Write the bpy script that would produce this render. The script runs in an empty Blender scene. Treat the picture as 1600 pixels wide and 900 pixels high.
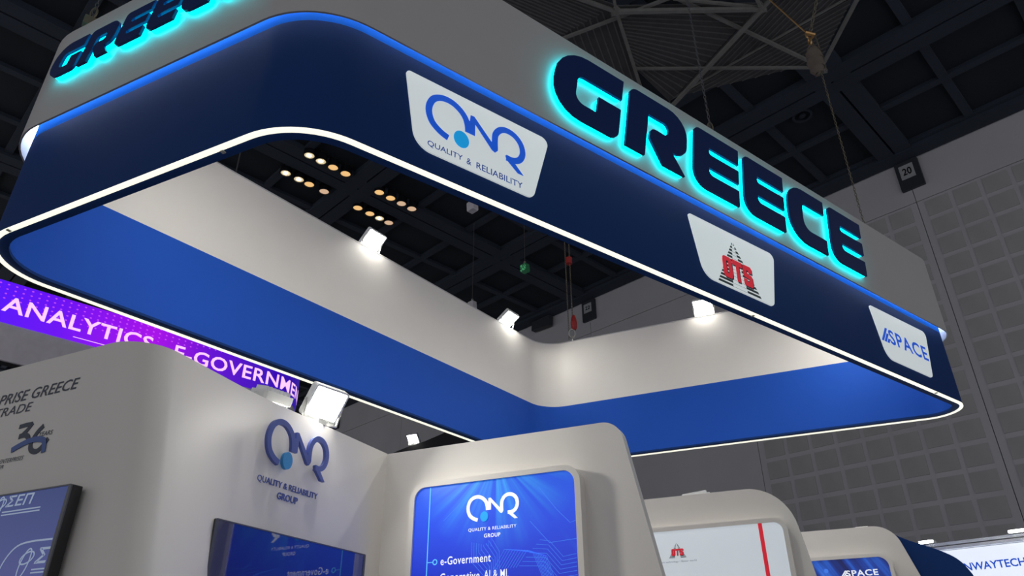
import bpy, math, random
from mathutils import Vector, Matrix
random.seed(4)
SC = bpy.context.scene
COL = SC.collection

# ------------------------------------------------------------------ camera
def az(a):
    a = math.radians(a); return Vector((math.sin(a), math.cos(a), 0))
CAM = Vector((0, 0, 1.6))
th, ro = math.radians(28.9), math.radians(-0.37)
fw = Vector((0, math.cos(th), math.sin(th))); up = Vector((0, -math.sin(th), math.cos(th))); ri = Vector((1, 0, 0))
r2 = math.cos(ro) * ri + math.sin(ro) * up
u2 = -math.sin(ro) * ri + math.cos(ro) * up
cd = bpy.data.cameras.new('camera'); cam = bpy.data.objects.new('camera', cd); COL.objects.link(cam)
cd.sensor_width = 36; cd.lens = 36 * 1131 / 1600; cd.clip_end = 300; cd.clip_start = 0.05
cam.matrix_world = Matrix(((r2.x, u2.x, -fw.x, CAM.x), (r2.y, u2.y, -fw.y, CAM.y), (r2.z, u2.z, -fw.z, CAM.z), (0, 0, 0, 1)))
SC.camera = cam
# ------------------------------------------------------------------ ambient hall light and exposure
w = bpy.data.worlds.new('hall'); SC.world = w; w.use_nodes = True
w.node_tree.nodes['Background'].inputs[0].default_value = (0.95, 0.96, 1.0, 1)
w.node_tree.nodes['Background'].inputs[1].default_value = 0.46
vs = SC.view_settings
vs.view_transform = 'Standard'; vs.look = 'None'; vs.gamma = 1; vs.exposure = 0; vs.use_curve_mapping = False

# ------------------------------------------------------------------ materials
def s2l(c): return tuple(((v / 255 + .055) / 1.055) ** 2.4 if v > 10 else v / 255 / 12.92 for v in c) + (1,)
def mat(name, col, rough=.55, metal=0, emit=None, strength=0, var=.06, scale=6, bump=0, spec=.5):
    m = bpy.data.materials.new(name); m.use_nodes = True; nt = m.node_tree; b = nt.nodes['Principled BSDF']
    b.inputs['Roughness'].default_value = rough; b.inputs['Metallic'].default_value = metal
    b.inputs['Specular IOR Level'].default_value = spec
    tc = nt.nodes.new('ShaderNodeTexCoord'); nz = nt.nodes.new('ShaderNodeTexNoise')
    nz.inputs['Scale'].default_value = scale; nz.inputs['Detail'].default_value = 4
    nt.links.new(tc.outputs['Object'], nz.inputs['Vector'])
    cr = nt.nodes.new('ShaderNodeValToRGB')
    cr.color_ramp.elements[0].position = .3; cr.color_ramp.elements[1].position = .7
    cr.color_ramp.elements[0].color = tuple(c * (1 - var) for c in col[:3]) + (1,)
    cr.color_ramp.elements[1].color = tuple(min(1, c * (1 + var)) for c in col[:3]) + (1,)
    nt.links.new(nz.outputs['Fac'], cr.inputs['Fac']); nt.links.new(cr.outputs['Color'], b.inputs['Base Color'])
    if bump:
        bp = nt.nodes.new('ShaderNodeBump'); bp.inputs['Strength'].default_value = bump; bp.inputs['Distance'].default_value = .01
        nt.links.new(nz.outputs['Fac'], bp.inputs['Height']); nt.links.new(bp.outputs['Normal'], b.inputs['Normal'])
    if emit:
        b.inputs['Emission Color'].default_value = tuple(emit[:3]) + (1,); b.inputs['Emission Strength'].default_value = strength
    return m
M = {}
M['white'] = mat('white_laminate', (.50, .485, .485), .5, var=.012, scale=2.5, bump=.02)
M['booth'] = mat('booth_white_paint', (.78, .745, .70), .55, var=.012, scale=2.5, bump=.03)
M['navy'] = mat('navy_vinyl', (.012, .043, .17), .65, var=.02, scale=1.5, spec=.06)
M['blue'] = mat('royal_blue_vinyl', (.018, .095, .50), .6, var=.02, scale=1.5, spec=.08)
M['cove_blue'] = mat('cove_blue_paint', (.03, .21, .80), .6, var=.02, spec=0)
M['letter'] = mat('letter_navy_acrylic', (.007, .026, .125), .45, var=.02, spec=.2)
M['glow'] = mat('cyan_led', (.0, .4, .45), .5, emit=(0.0, .84, .92), strength=5.5)
M['led'] = mat('white_led_diffuser', (.8, .8, .75), .4, emit=(1, .99, .80), strength=1.0)
M['cove_led'] = mat('cove_led', (.8, .8, .8), .4, emit=(.93, 1, .93), strength=12)
M['clip'] = mat('grey_clip', (.35, .36, .33), .4)
M['plate'] = mat('backlit_white_acrylic', (.55, .58, .58), .35, emit=(.78, .86, .88), strength=.50, var=.05, scale=3)
M['printblue'] = mat('print_blue', s2l((10, 82, 205)), .4, emit=s2l((10, 82, 205)), strength=.55)
M['printcyan'] = mat('print_cyan', s2l((10, 155, 225)), .4, emit=s2l((10, 155, 225)), strength=.55)
M['red'] = mat('print_red', s2l((215, 30, 50)), .4, emit=s2l((215, 30, 50)), strength=.45)
M['darkgreen'] = mat('print_dark_grey_green', s2l((50, 66, 66)), .4)
M['ink'] = mat('dark_ink', s2l((38, 48, 72)), .5)
M['ink2'] = mat('blue_ink', s2l((62, 92, 160)), .5)
M['plate_ink'] = mat('plate_ink', s2l((40, 72, 150)), .5, emit=s2l((40, 72, 150)), strength=.4)
M['raised'] = mat('raised_blue_letter', s2l((78, 96, 172)), .4)
M['raisedcyan'] = mat('raised_cyan_dot', s2l((50, 150, 215)), .4)
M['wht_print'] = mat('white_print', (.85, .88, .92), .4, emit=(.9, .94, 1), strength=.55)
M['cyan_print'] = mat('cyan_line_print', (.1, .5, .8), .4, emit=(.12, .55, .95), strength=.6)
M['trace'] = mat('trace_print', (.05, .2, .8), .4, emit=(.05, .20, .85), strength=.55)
M['black'] = mat('black_plastic', (.012, .013, .016), .25, var=.1)
M['matte_black'] = mat('matte_black', (.008, .009, .011), .7, var=.1)
M['bezel'] = mat('grey_bezel', (.10, .105, .13), .35)
M['metal'] = mat('galvanised_steel', (.6, .6, .57), .35, .8)
M['alu'] = mat('aluminium', (.75, .77, .8), .25, .9)
M['housing'] = mat('lamp_housing_white', (.75, .76, .76), .45)
M['lens'] = mat('flood_lens', (1, 1, 1), .3, emit=(1, 1, .93), strength=14)
M['chain'] = mat('chain_steel', (.17, .15, .11), .5, .5)
M['brass'] = mat('brass_shackle', (.55, .33, .14), .35, .8)
M['canvas'] = mat('chain_bag_canvas', (.13, .105, .085), .85, var=.2)
M['redhook'] = mat('red_hook_paint', (.38, .025, .022), .5)
M['beam'] = mat('ceiling_beam', (.029, .040, .062), .85, var=.12, scale=.6)
M['coffer'] = mat('ceiling_coffer', (.011, .016, .024), .9, var=.2, scale=.5)
M['canopybar'] = mat('canopy_bar', (.22, .22, .21), .6, var=.1)
M['canopyrib'] = mat('canopy_rib', (.14, .14, .14), .6, var=.1)
M['canopypan'] = mat('canopy_corrugated', (.085, .085, .088), .7, var=.1)
M['hallwall'] = mat('hall_wall_paint', (.57, .56, .59), .8, var=.05, scale=.4)
M['square'] = mat('acoustic_fabric', (.47, .462, .468), .95, var=.06, scale=1.2)
M['hallfloor'] = mat('hall_carpet', (.36, .35, .37), .95, var=.15, scale=3)
M['sign'] = mat('number_box', (.035, .038, .05), .5)
M['signface'] = mat('number_plate', (.42, .43, .45), .5)
M['down_warm'] = mat('downlight_warm', (.6, .4, .2), .5, emit=(1, .60, .24), strength=.85)
M['down_bright'] = mat('downlight_bright', (.9, .8, .6), .5, emit=(1, .78, .42), strength=.6)
M['down_pale'] = mat('downlight_pale', (.7, .5, .35), .5, emit=(1, .66, .42), strength=.6)
M['wire'] = mat('wire', (.10, .10, .11), .5, .3)
M['green'] = mat('green_led_box', (.02, .1, .05), .5, emit=(.08, .55, .22), strength=.05, var=.9, scale=40)
M['greendot'] = mat('green_led_dot', (.1, .4, .2), .5, emit=(.15, .8, .35), strength=.35)
M['lbox'] = mat('white_lightbox', (.7, .74, .8), .4, emit=(.80, .86, .98), strength=.85)
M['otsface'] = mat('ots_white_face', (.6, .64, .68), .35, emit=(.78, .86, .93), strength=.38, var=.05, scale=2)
M['greyprint'] = mat('grey_print', (.30, .32, .33), .5)
M['neighbour'] = mat('neighbour_white', (.78, .75, .80), .6)
M['pink'] = mat('pink_print', (1, .6, .9), .4, emit=(1, .58, .93), strength=.95)

def N(nt, t, **kw):
    n = nt.nodes.new(t)
    for k, v in kw.items(): setattr(n, k, v)
    return n
def math_(nt, op, a, b=None):
    n = N(nt, 'ShaderNodeMath', operation=op)
    for i, v in enumerate((a, b)):
        if v is None: continue
        if isinstance(v, (int, float)): n.inputs[i].default_value = v
        else: nt.links.new(v, n.inputs[i])
    return n.outputs[0]
def mixc(nt, fac, a, b):
    n = N(nt, 'ShaderNodeMix', data_type='RGBA')
    if isinstance(fac, (int, float)): n.inputs[0].default_value = fac
    else: nt.links.new(fac, n.inputs[0])
    for i, v in ((6, a), (7, b)):
        if isinstance(v, tuple): n.inputs[i].default_value = v
        else: nt.links.new(v, n.inputs[i])
    return n.outputs[2]
def printed(name, strength, rough=.3):
    m = bpy.data.materials.new(name); m.use_nodes = True; nt = m.node_tree; b = nt.nodes['Principled BSDF']
    b.inputs['Roughness'].default_value = rough; b.inputs['Emission Strength'].default_value = strength
    uv = N(nt, 'ShaderNodeUVMap'); sp = N(nt, 'ShaderNodeSeparateXYZ'); nt.links.new(uv.outputs[0], sp.inputs[0])
    def done(c):
        nt.links.new(c, b.inputs['Base Color']); nt.links.new(c, b.inputs['Emission Color'])
    return m, nt, sp.outputs[0], sp.outputs[1], done
def ramp(nt, fac, stops):
    r = N(nt, 'ShaderNodeValToRGB'); e = r.color_ramp.elements
    while len(e) < len(stops): e.new(.5)
    for el, (p, c) in zip(e, stops): el.position = p; el.color = c
    nt.links.new(fac, r.inputs[0]); return r.outputs[0]
def maprange(nt, v, a, b): return math_(nt, 'MULTIPLY', math_(nt, 'SUBTRACT', v, a), 1 / (b - a))
# poster artwork of the blue quality panel: blue with printed light rays
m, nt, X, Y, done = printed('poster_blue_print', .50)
base = ramp(nt, maprange(nt, Y, 1.2, 2.75), [(0, s2l((38, 30, 150))), (.55, s2l((36, 48, 190))), (.8, s2l((42, 76, 222))), (1, s2l((36, 92, 226)))])
dx = math_(nt, 'SUBTRACT', X, .86); dy = math_(nt, 'SUBTRACT', 2.86, Y)
ang = math_(nt, 'ARCTAN2', dx, dy); ds = math_(nt, 'SQRT', math_(nt, 'ADD', math_(nt, 'MULTIPLY', dx, dx), math_(nt, 'MULTIPLY', dy, dy)))
nz = N(nt, 'ShaderNodeTexNoise', noise_dimensions='1D'); nz.inputs['Scale'].default_value = 5; nt.links.new(ang, nz.inputs['W'])
ray = math_(nt, 'MULTIPLY', maprange(nt, nz.outputs['Fac'], .38, .75), math_(nt, 'SUBTRACT', 1, math_(nt, 'MULTIPLY', ds, 1.7)))
n_ = N(nt, 'ShaderNodeMath', operation='MAXIMUM', use_clamp=True); nt.links.new(ray, n_.inputs[0]); n_.inputs[1].default_value = 0
done(mixc(nt, n_.outputs[0], base, s2l((70, 190, 255)))); M['poster'] = m
# poster of the space panel: dark blue with light streaks
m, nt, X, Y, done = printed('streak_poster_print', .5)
mp = N(nt, 'ShaderNodeCombineXYZ'); nt.links.new(math_(nt, 'MULTIPLY', math_(nt, 'ADD', X, math_(nt, 'MULTIPLY', Y, .55)), 9), mp.inputs[0])
nt.links.new(math_(nt, 'MULTIPLY', Y, .8), mp.inputs[1])
nz = N(nt, 'ShaderNodeTexNoise'); nz.inputs['Scale'].default_value = 1.2; nt.links.new(mp.outputs[0], nz.inputs['Vector'])
done(ramp(nt, nz.outputs['Fac'], [(.3, s2l((22, 32, 92))), (.5, s2l((28, 58, 150))), (.62, s2l((40, 96, 200))), (.75, s2l((90, 140, 235)))])); M['streak'] = m
M['reflected_print'] = mat('pale_reflected_print', (.25, .30, .42), .4, emit=(.30, .37, .50), strength=.55)  # painted reflection of another booth's lettering on the left television
# television screens: reflections put into their colour and glow
m, nt, X, Y, done = printed('tv_reflection_dark', .10, .03); m.node_tree.nodes['Principled BSDF'].inputs['IOR'].default_value = 1.95
done(ramp(nt, maprange(nt, X, -1.4, -.3), [(0, s2l((18, 28, 92))), (.5, s2l((26, 44, 118))), (1, s2l((30, 58, 135)))])); M['tv_dark'] = m  # blue of the mirrored poster painted into the screen colour
m, nt, X, Y, done = printed('tv_reflection_pale', .42, .12)
done(ramp(nt, maprange(nt, Y, 1.7, 2.35), [(0, s2l((58, 66, 150))), (.5, s2l((78, 86, 150))), (1, s2l((52, 70, 132)))])); M['tv_pale'] = m  # reflection of an unbuilt booth, painted as a glowing blue
# violet led screen of the neighbouring sign
m, nt, X, Y, done = printed('violet_led_screen', 1.0)
vio = ramp(nt, maprange(nt, X, -.6, 5.6), [(0, s2l((70, 8, 235))), (.22, s2l((100, 0, 226))), (.45, s2l((156, 0, 216))), (.62, s2l((92, 0, 196))), (.8, s2l((52, 0, 170))), (1, s2l((34, 0, 140)))])
fx = math_(nt, 'FRACT', math_(nt, 'MULTIPLY', X, 9)); fy = math_(nt, 'FRACT', math_(nt, 'MULTIPLY', Y, 13))
d2 = math_(nt, 'ADD', math_(nt, 'POWER', math_(nt, 'SUBTRACT', fx, .5), 2), math_(nt, 'POWER', math_(nt, 'SUBTRACT', fy, .5), 2))
dot = math_(nt, 'MULTIPLY', math_(nt, 'LESS_THAN', d2, .022), math_(nt, 'GREATER_THAN', math_(nt, 'SUBTRACT', Y, math_(nt, 'MULTIPLY', math_(nt, 'ABSOLUTE', math_(nt, 'SUBTRACT', X, .9)), .12)), 6.72))
dot = math_(nt, 'MULTIPLY', dot, .55)
done(mixc(nt, dot, vio, s2l((225, 90, 255)))); M['violet'] = m

# ------------------------------------------------------------------ geometry helpers
class Frame:
    """x along azimuth a, y up, z out of the face"""
    def __init__(s, o, a):
        s.o = Vector((o[0], o[1], 0)); s.x = az(a); s.n = Vector((s.x.y, -s.x.x, 0)); s.a = a
    def __call__(s, x, y, z=0): return s.o + s.x * x + s.n * z + Vector((0, 0, y))
class Basis:
    def __init__(s, o, x, y, n): s.o, s.x, s.y, s.n = Vector(o), x.normalized(), y.normalized(), n.normalized()
    def __call__(s, a, b, c=0): return s.o + s.x * a + s.y * b + s.n * c
WORLD = Basis((0, 0, 0), Vector((1, 0, 0)), Vector((0, 1, 0)), Vector((0, 0, 1)))

class MB:
    def __init__(s): s.v = []; s.f = []; s.uv = []
    def add(s, pts, faces, uv=None):
        b = len(s.v); s.v += [Vector(p) for p in pts]; s.f += [[b + i for i in f] for f in faces]
        s.uv += uv if uv else [(p[0], p[2]) for p in pts]; return s
    def box(s, fr, x0, x1, y0, y1, z0, z1):
        c = [(x, y, z) for z in (z0, z1) for y in (y0, y1) for x in (x0, x1)]
        return s.add([fr(*p) for p in c], [(0, 2, 3, 1), (4, 5, 7, 6), (0, 1, 5, 4), (2, 6, 7, 3), (0, 4, 6, 2), (1, 3, 7, 5)], [(p[0], p[1]) for p in c])
    def prism(s, fr, pts, z0, z1):
        n = len(pts)
        if sum(pts[i - 1][0] * pts[i][1] - pts[i][0] * pts[i - 1][1] for i in range(n)) < 0: pts = pts[::-1]
        P = [fr(x, y, z0) for x, y in pts] + [fr(x, y, z1) for x, y in pts]
        return s.add(P, [list(range(n))[::-1], list(range(n, 2 * n))] + [(i, (i + 1) % n, n + (i + 1) % n, n + i) for i in range(n)], [tuple(p) for p in pts] * 2)
    def ring(s, fr, outer, inner, z0, z1):
        n = len(outer); L = [fr(x, y, z) for z in (z0, z1) for P in (outer, inner) for x, y in P]
        f = []
        for i in range(n):
            j = (i + 1) % n
            f += [(i, j, 2 * n + j, 2 * n + i), (n + j, n + i, 3 * n + i, 3 * n + j), (2 * n + i, 2 * n + j, 3 * n + j, 3 * n + i), (j, i, n + i, n + j)]
        return s.add(L, f, [tuple(p) for _ in (0, 1) for P in (outer, inner) for p in P])
    def tube(s, p, q, r, n=8, r1=None):
        p, q = Vector(p), Vector(q); d = (q - p).normalized()
        a = d.orthogonal().normalized(); b = d.cross(a); r1 = r if r1 is None else r1
        c = [(math.cos(2 * math.pi * i / n), math.sin(2 * math.pi * i / n)) for i in range(n)]
        P = [p + (a * x + b * y) * r for x, y in c] + [q + (a * x + b * y) * r1 for x, y in c]
        return s.add(P, [(i, (i + 1) % n, n + (i + 1) % n, n + i) for i in range(n)] + [list(range(n))[::-1], list(range(n, 2 * n))])
    def path(s, pts, r, n=6):
        for a, b in zip(pts, pts[1:]): s.tube(a, b, r, n)
        return s
    def torus(s, c, x, y, rx, ry, t, n=10, k=5):
        c = Vector(c); nn = x.cross(y); P = []
        for i in range(n):
            a = 2 * math.pi * i / n; e = (x * math.cos(a) + y * math.sin(a)).normalized(); o = c + x * rx * math.cos(a) + y * ry * math.sin(a)
            for j in range(k):
                b = 2 * math.pi * j / k; P.append(o + (e * math.cos(b) + nn * math.sin(b)) * t)
        return s.add(P, [(i * k + j, ((i + 1) % n) * k + j, ((i + 1) % n) * k + (j + 1) % k, i * k + (j + 1) % k) for i in range(n) for j in range(k)])
    def build(s, name, material, parent=None, smooth=False, root=None):
        me = bpy.data.meshes.new(name)
        base = root if root is not None else (root_of(parent) if parent else (sum(s.v, Vector()) / len(s.v)))
        me.from_pydata([tuple(v - base) for v in s.v], [], s.f)
        uvl = me.uv_layers.new(name='UVMap')
        for l in me.loops: uvl.data[l.index].uv = s.uv[l.vertex_index]
        import bmesh
        bm = bmesh.new(); bm.from_mesh(me); bmesh.ops.recalc_face_normals(bm, faces=bm.faces); bm.to_mesh(me); bm.free()
        me.materials.append(M[material] if isinstance(material, str) else material)
        if smooth:
            me.polygons.foreach_set('use_smooth', [True] * len(me.polygons)); me.set_sharp_from_angle(angle=math.radians(35))
        o = bpy.data.objects.new(name, me); COL.objects.link(o)
        if parent: o.parent = parent
        else: o.location = base
        return o
def root_of(o):
    while o.parent: o = o.parent
    return Vector(o.location)
def tag(o, label, cat, group=None, kind=None):
    if label: o['label'] = label
    if cat: o['category'] = cat
    if group: o['group'] = group
    if kind: o['kind'] = kind
    return o
def thing(name, loc, label, cat, group=None):
    o = bpy.data.objects.new(name, None); COL.objects.link(o); o.location = loc; o.empty_display_size = .2
    return tag(o, label, cat, group)
def struct(name, mb, material, **k):
    o = mb.build(name, material, **k); o['kind'] = 'structure'; return o

def fillet(pts, seg=6):
    """polygon of (x, y, r) with rounded corners"""
    out = []; n = len(pts)
    for i in range(n):
        x, y, r = pts[i]; p = Vector((x, y)); a = Vector(pts[i - 1][:2]) - p; b = Vector(pts[(i + 1) % n][:2]) - p
        if r <= 0: out.append((x, y)); continue
        la, lb = a.length, b.length; a.normalize(); b.normalize(); h = math.acos(max(-1, min(1, a.dot(b)))) / 2
        d = min(r / math.tan(h), la * .5 if pts[i - 1][2] > 0 else la * .98, lb * .5 if pts[(i + 1) % n][2] > 0 else lb * .98); rr = d * math.tan(h)
        c = p + (a + b).normalized() * (rr / math.sin(h)); s0 = p + a * d - c; s1 = p + b * d - c
        a0 = math.atan2(s0.y, s0.x); da = math.atan2(s1.y, s1.x) - a0
        da = (da + math.pi) % (2 * math.pi) - math.pi
        for k in range(seg + 1): t = a0 + da * k / seg; out.append((c.x + rr * math.cos(t), c.y + rr * math.sin(t)))
    return out
def rrect(x0, x1, y0, y1, r, seg=6): return fillet([(x0, y0, r), (x1, y0, r), (x1, y1, r), (x0, y1, r)], seg)
def inset(pts, d):
    n = len(pts); A = sum(pts[i - 1][0] * pts[i][1] - pts[i][0] * pts[i - 1][1] for i in range(n)); sg = 1 if A > 0 else -1; out = []
    for i in range(n):
        p0, p1, p2 = Vector(pts[i - 1]), Vector(pts[i]), Vector(pts[(i + 1) % n])
        t = ((p1 - p0).normalized() + (p2 - p1).normalized()); t = t.normalized() if t.length > 1e-6 else Vector((1, 0))
        nn = Vector((-t.y, t.x)) * sg; c = abs(nn.dot(Vector((-(p1 - p0).y, (p1 - p0).x)).normalized())); out.append(tuple(p1 + nn * d / max(c, .4)))
    return out
def ribbon(mb, fr, pts, wd, z0, z1, mask=None):
    """a stroke of constant width along pts, as a solid"""
    L, R = [], []; n = len(pts)
    for i in range(n):
        a = Vector(pts[max(i - 1, 0)]); b = Vector(pts[min(i + 1, n - 1)]); t = (b - a).normalized(); nn = Vector((-t.y, t.x)); p = Vector(pts[i])
        L.append(tuple(p + nn * wd / 2)); R.append(tuple(p - nn * wd / 2))
    P = [fr(x, y, z) for z in (z0, z1) for S in (L, R) for x, y in S]; f = []
    for i in range(n - 1):
        j = i + 1
        f += [(2 * n + i, 2 * n + j, 3 * n + j, 3 * n + i), (j, i, n + i, n + j), (i, j, 2 * n + j, 2 * n + i), (n + j, n + i, 3 * n + i, 3 * n + j)]
    f += [(0, n, 3 * n, 2 * n), (n - 1, 3 * n - 1, 4 * n - 1, 2 * n - 1)]
    return mb.add(P, f, [tuple(p) for _ in (0, 1) for S in (L, R) for p in S])
def smooth_pts(pts, k=4):
    out = []
    for i in range(len(pts) - 1):
        p0, p1, p2, p3 = (Vector(pts[max(i - 1, 0)]), Vector(pts[i]), Vector(pts[i + 1]), Vector(pts[min(i + 2, len(pts) - 1)]))
        for j in range(k):
            t = j / k; out.append(tuple(.5 * ((2 * p1) + (p2 - p0) * t + (2 * p0 - 5 * p1 + 4 * p2 - p3) * t * t + (3 * p1 - p0 - 3 * p2 + p3) * t ** 3)))
    return out + [tuple(pts[-1])]
def disc(cx, cy, r, n=28, ry=None): return [(cx + r * math.cos(2 * math.pi * i / n), cy + (ry or r) * math.sin(2 * math.pi * i / n)) for i in range(n)]

_tc = {}
def text_geo(body, bold=0.0, spacing=1.0):
    key = (body, bold, spacing)
    if key not in _tc:
        cu = bpy.data.curves.new('t', 'FONT'); cu.body = body; cu.offset = bold; cu.space_character = spacing; cu.fill_mode = 'FRONT'; cu.resolution_u = 3
        o = bpy.data.objects.new('t', cu); COL.objects.link(o); bpy.context.view_layer.update()
        me = o.evaluated_get(bpy.context.evaluated_depsgraph_get()).to_mesh()
        V = [(v.co.x, v.co.y) for v in me.vertices]; F = [list(p.vertices) for p in me.polygons]
        xs = [v[0] for v in V]; ys = [v[1] for v in V]
        _tc[key] = ([((x - min(xs)) / (max(xs) - min(xs)), (y - min(ys)) / (max(ys) - min(ys))) for x, y in V], F)
        bpy.data.objects.remove(o); bpy.data.curves.remove(cu)
    return _tc[key]
def text(mb, fr, body, x0, x1, y0, y1, z, bold=0.0, shear=0.0, depth=0.0, spacing=1.0):
    V, F = text_geo(body, bold, spacing); h = y1 - y0
    pts = [(x0 + u * (x1 - x0) + shear * v * h, y0 + v * h) for u, v in V]
    mb.add([fr(x, y, z) for x, y in pts], F, pts)
    if depth:   # side walls along the boundary edges
        cnt = {}
        for f in F:
            for a, b in zip(f, f[1:] + f[:1]): cnt[(a, b)] = 1
        edges = [e for e in cnt if (e[1], e[0]) not in cnt]; b = len(pts)
        mb.add([fr(x, y, z) for x, y in pts] + [fr(x, y, z - depth) for x, y in pts], [(p, q, b + q, b + p) for p, q in edges], pts * 2)
    return mb

# ------------------------------------------------------------------ the hall: floor, ceiling, far wall
EW, ED = az(-44.7), az(45.3)
def hall(wc, dc, z): return EW * wc + ED * dc + Vector((0, 0, z))
HALL = Basis((0, 0, 0), EW, ED, Vector((0, 0, 1)))
struct('floor', MB().box(HALL, -14, 60, -16, 24.3, -.1, 0), 'hallfloor')
ceil = struct('ceiling', MB().box(HALL, -14, 60, -16, 24.3, 17.93, 18.3), 'coffer')
W0, D0, STEP = 4.7, 18.45, 7.3
def part(name, mb, m, par, **k): return mb.build(name, m, par, **k)
for i in range(-2, 8):
    c = W0 + i * STEP
    for k in (-1, 1): part('beam', MB().box(HALL, c + k * .29 - .255, c + k * .29 + .255, -16, 24, 17.7, 18.05), 'beam', ceil)
    for j in (1, 2): part('cross_beam', MB().box(HALL, c + j * STEP / 3 - .13, c + j * STEP / 3 + .13, -16, 24, 17.8, 18.05), 'beam', ceil)
for i in range(-4, 1):
    c = D0 + i * STEP
    for k in (-1, 1): part('beam', MB().box(HALL, -14, 60, c + k * .29 - .255, c + k * .29 + .255, 17.695, 18.05), 'beam', ceil)
    for j in (1, 2): part('cross_beam', MB().box(HALL, -14, 60, c + j * STEP / 3 - .13, c + j * STEP / 3 + .13, 17.795, 18.05), 'beam', ceil)
part('beam', MB().box(HALL, -14, 60, 23.35, 23.95, 17.66, 18.05), 'beam', ceil)
WALL = Frame(ED * 24, 135.3)          # x runs to the right, so x = -w
wall = struct('wall_right', MB().box(WALL, -60, 14, 0, 18.05, -.4, -.06), 'matte_black')
for i in range(-2, 8):
    a = 4.66 + i * 7.2; b = a + 7.2
    part('wall_panel', MB().box(WALL, -b + .011, -a - .011, 0, 15.97, -.06, 0), 'hallwall', wall)
    part('wall_panel', MB().box(WALL, -b + .011, -a - .011, 15.992, 18.04, -.06, 0), 'hallwall', wall)
sq = None
for b0 in (4.66 - 7.2, 4.66):
    for i in range(8):
        for r in range(16):
            wc = b0 + .23 + i * .86; zt = 15.87 - r * .745
            if b0 < 4 and wc < -1.6: continue
            if sq is None: sq = part('acoustic_square', MB().box(WALL, -(wc + .71), -wc, zt - .59, zt, 0, .025), 'square', wall); w_s, z_s = wc, zt
            else:
                o = sq.copy(); COL.objects.link(o); o.parent = wall; o.location = WALL.x * (-(wc - w_s)) + Vector((0, 0, zt - z_s))
# number boxes on the wall
def number_box(name, w0, w1, z0, z1, txt, label):
    t = thing(name, WALL(-(w0 + w1) / 2, z0, .0), label, 'sign')
    part('box', MB().prism(WALL, rrect(-w1, -w0, z0, z1, .02), 0, .12), 'sign', t)
    if txt:
        wm = (w0 + w1) / 2
        pl = part('plate', MB().box(WALL, -wm - .26, -wm + .20, z0 + .42, z1 - .16, .12, .13), 'signface', t)
        mb = MB(); text(mb, WALL, txt, -wm - .17, -wm + .12, z0 + .56, z1 - .29, .136, .02); part('numerals', mb, 'black', pl)
    return t
number_box('number_sign', 4.20, 4.96, 16.5, 17.64, '20', 'dark box sign numbered 20 high on the grey hall wall')
number_box('number_sign', 18.66, 19.42, 16.6, 17.64, '22', 'dark box sign numbered 22 high on the wall behind the chain')
number_box('number_sign', 40.3, 41.4, 16.4, 17.6, '', 'small dark box on the far wall beside the booth floodlight')
t = thing('wall_loudspeaker', WALL(-21.9, 17.1, 0), 'dark loudspeaker bracketed to the wall top left of the 22 sign', 'speaker')
part('cabinet', MB().prism(WALL, [(-22.5, 17.15), (-21.35, 17.1), (-21.3, 17.62), (-22.45, 17.6)], .1, .4), 'sign', t)
part('bracket', MB().box(WALL, -22.0, -21.8, 17.3, 17.5, 0, .1), 'matte_black', t)

# downlights in the ceiling
def downlight(wc, dc, kind):
    t = thing('downlight', hall(wc, dc, 17.62), DL[kind] % DLW[len(DLN)], 'downlight', 'round downlights in the dark ceiling'); DLN.append(1)
    fr = Basis(hall(wc, dc, 17.62), EW, -ED, Vector((0, 0, -1)))
    part('rim', MB().ring(fr, disc(0, 0, .205, 24), disc(0, 0, .172, 24), -.25, .02), 'black', t)
    part('lens', MB().prism(fr, disc(0, 0, .172, 24), -.03, -.01), ['down_warm', 'down_bright', 'down_pale'][kind], t)
    if kind == 1: part('lamp', MB().prism(fr, disc(.02, 0, .06, 16), -.01, .01), 'lens', t)
    part('housing', MB().box(fr, -.17, .17, -.17, .17, -.42, -.25), 'matte_black', t)
DLN = []; DL = ['warm amber round ceiling downlight, %s', 'bright ceiling downlight with glowing lamp, %s', 'pale dim round ceiling downlight, %s']
_o = ('first', 'second', 'third', 'fourth')
DLW = ['%s from the left in the %s' % (a, b) for b in ('top left row', 'lower left row', 'top right row', 'lower right row') for a in _o]
for wc, ds, ks in ((18.74, (8.81, 9.26, 9.75, 10.26), (1, 1, 0, 0)), (20.18, (8.72, 9.24, 9.66, 10.28), (1, 1, 0, 2)), (18.82, (11.77, 12.28, 12.78, 13.27), (0, 0, 2, 2)), (20.2, (11.76, 12.31, 12.76, 13.2), (0, 0, 1, 2))):
    for dc, k in zip(ds, ks): downlight(wc, dc, k)
# round detector on a coffer near the wall
t = thing('ceiling_speaker', hall(6.1, 19.4, 17.85), 'round dark ceiling speaker in a coffer above the white band', 'speaker')
fr = Basis(hall(6.1, 19.4, 17.85), EW, -ED, Vector((0, 0, -1)))
part('rim', MB().ring(fr, disc(0, 0, .32, 24), disc(0, 0, .24, 24), -.06, 0), 'beam', t)
part('cone', MB().prism(fr, disc(0, 0, .1, 16), -.05, .01), 'beam', t)
part('stem', MB().tube(hall(6.1, 19.4, 17.89), hall(6.1, 19.4, 17.93), .05), 'matte_black', t)

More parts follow.
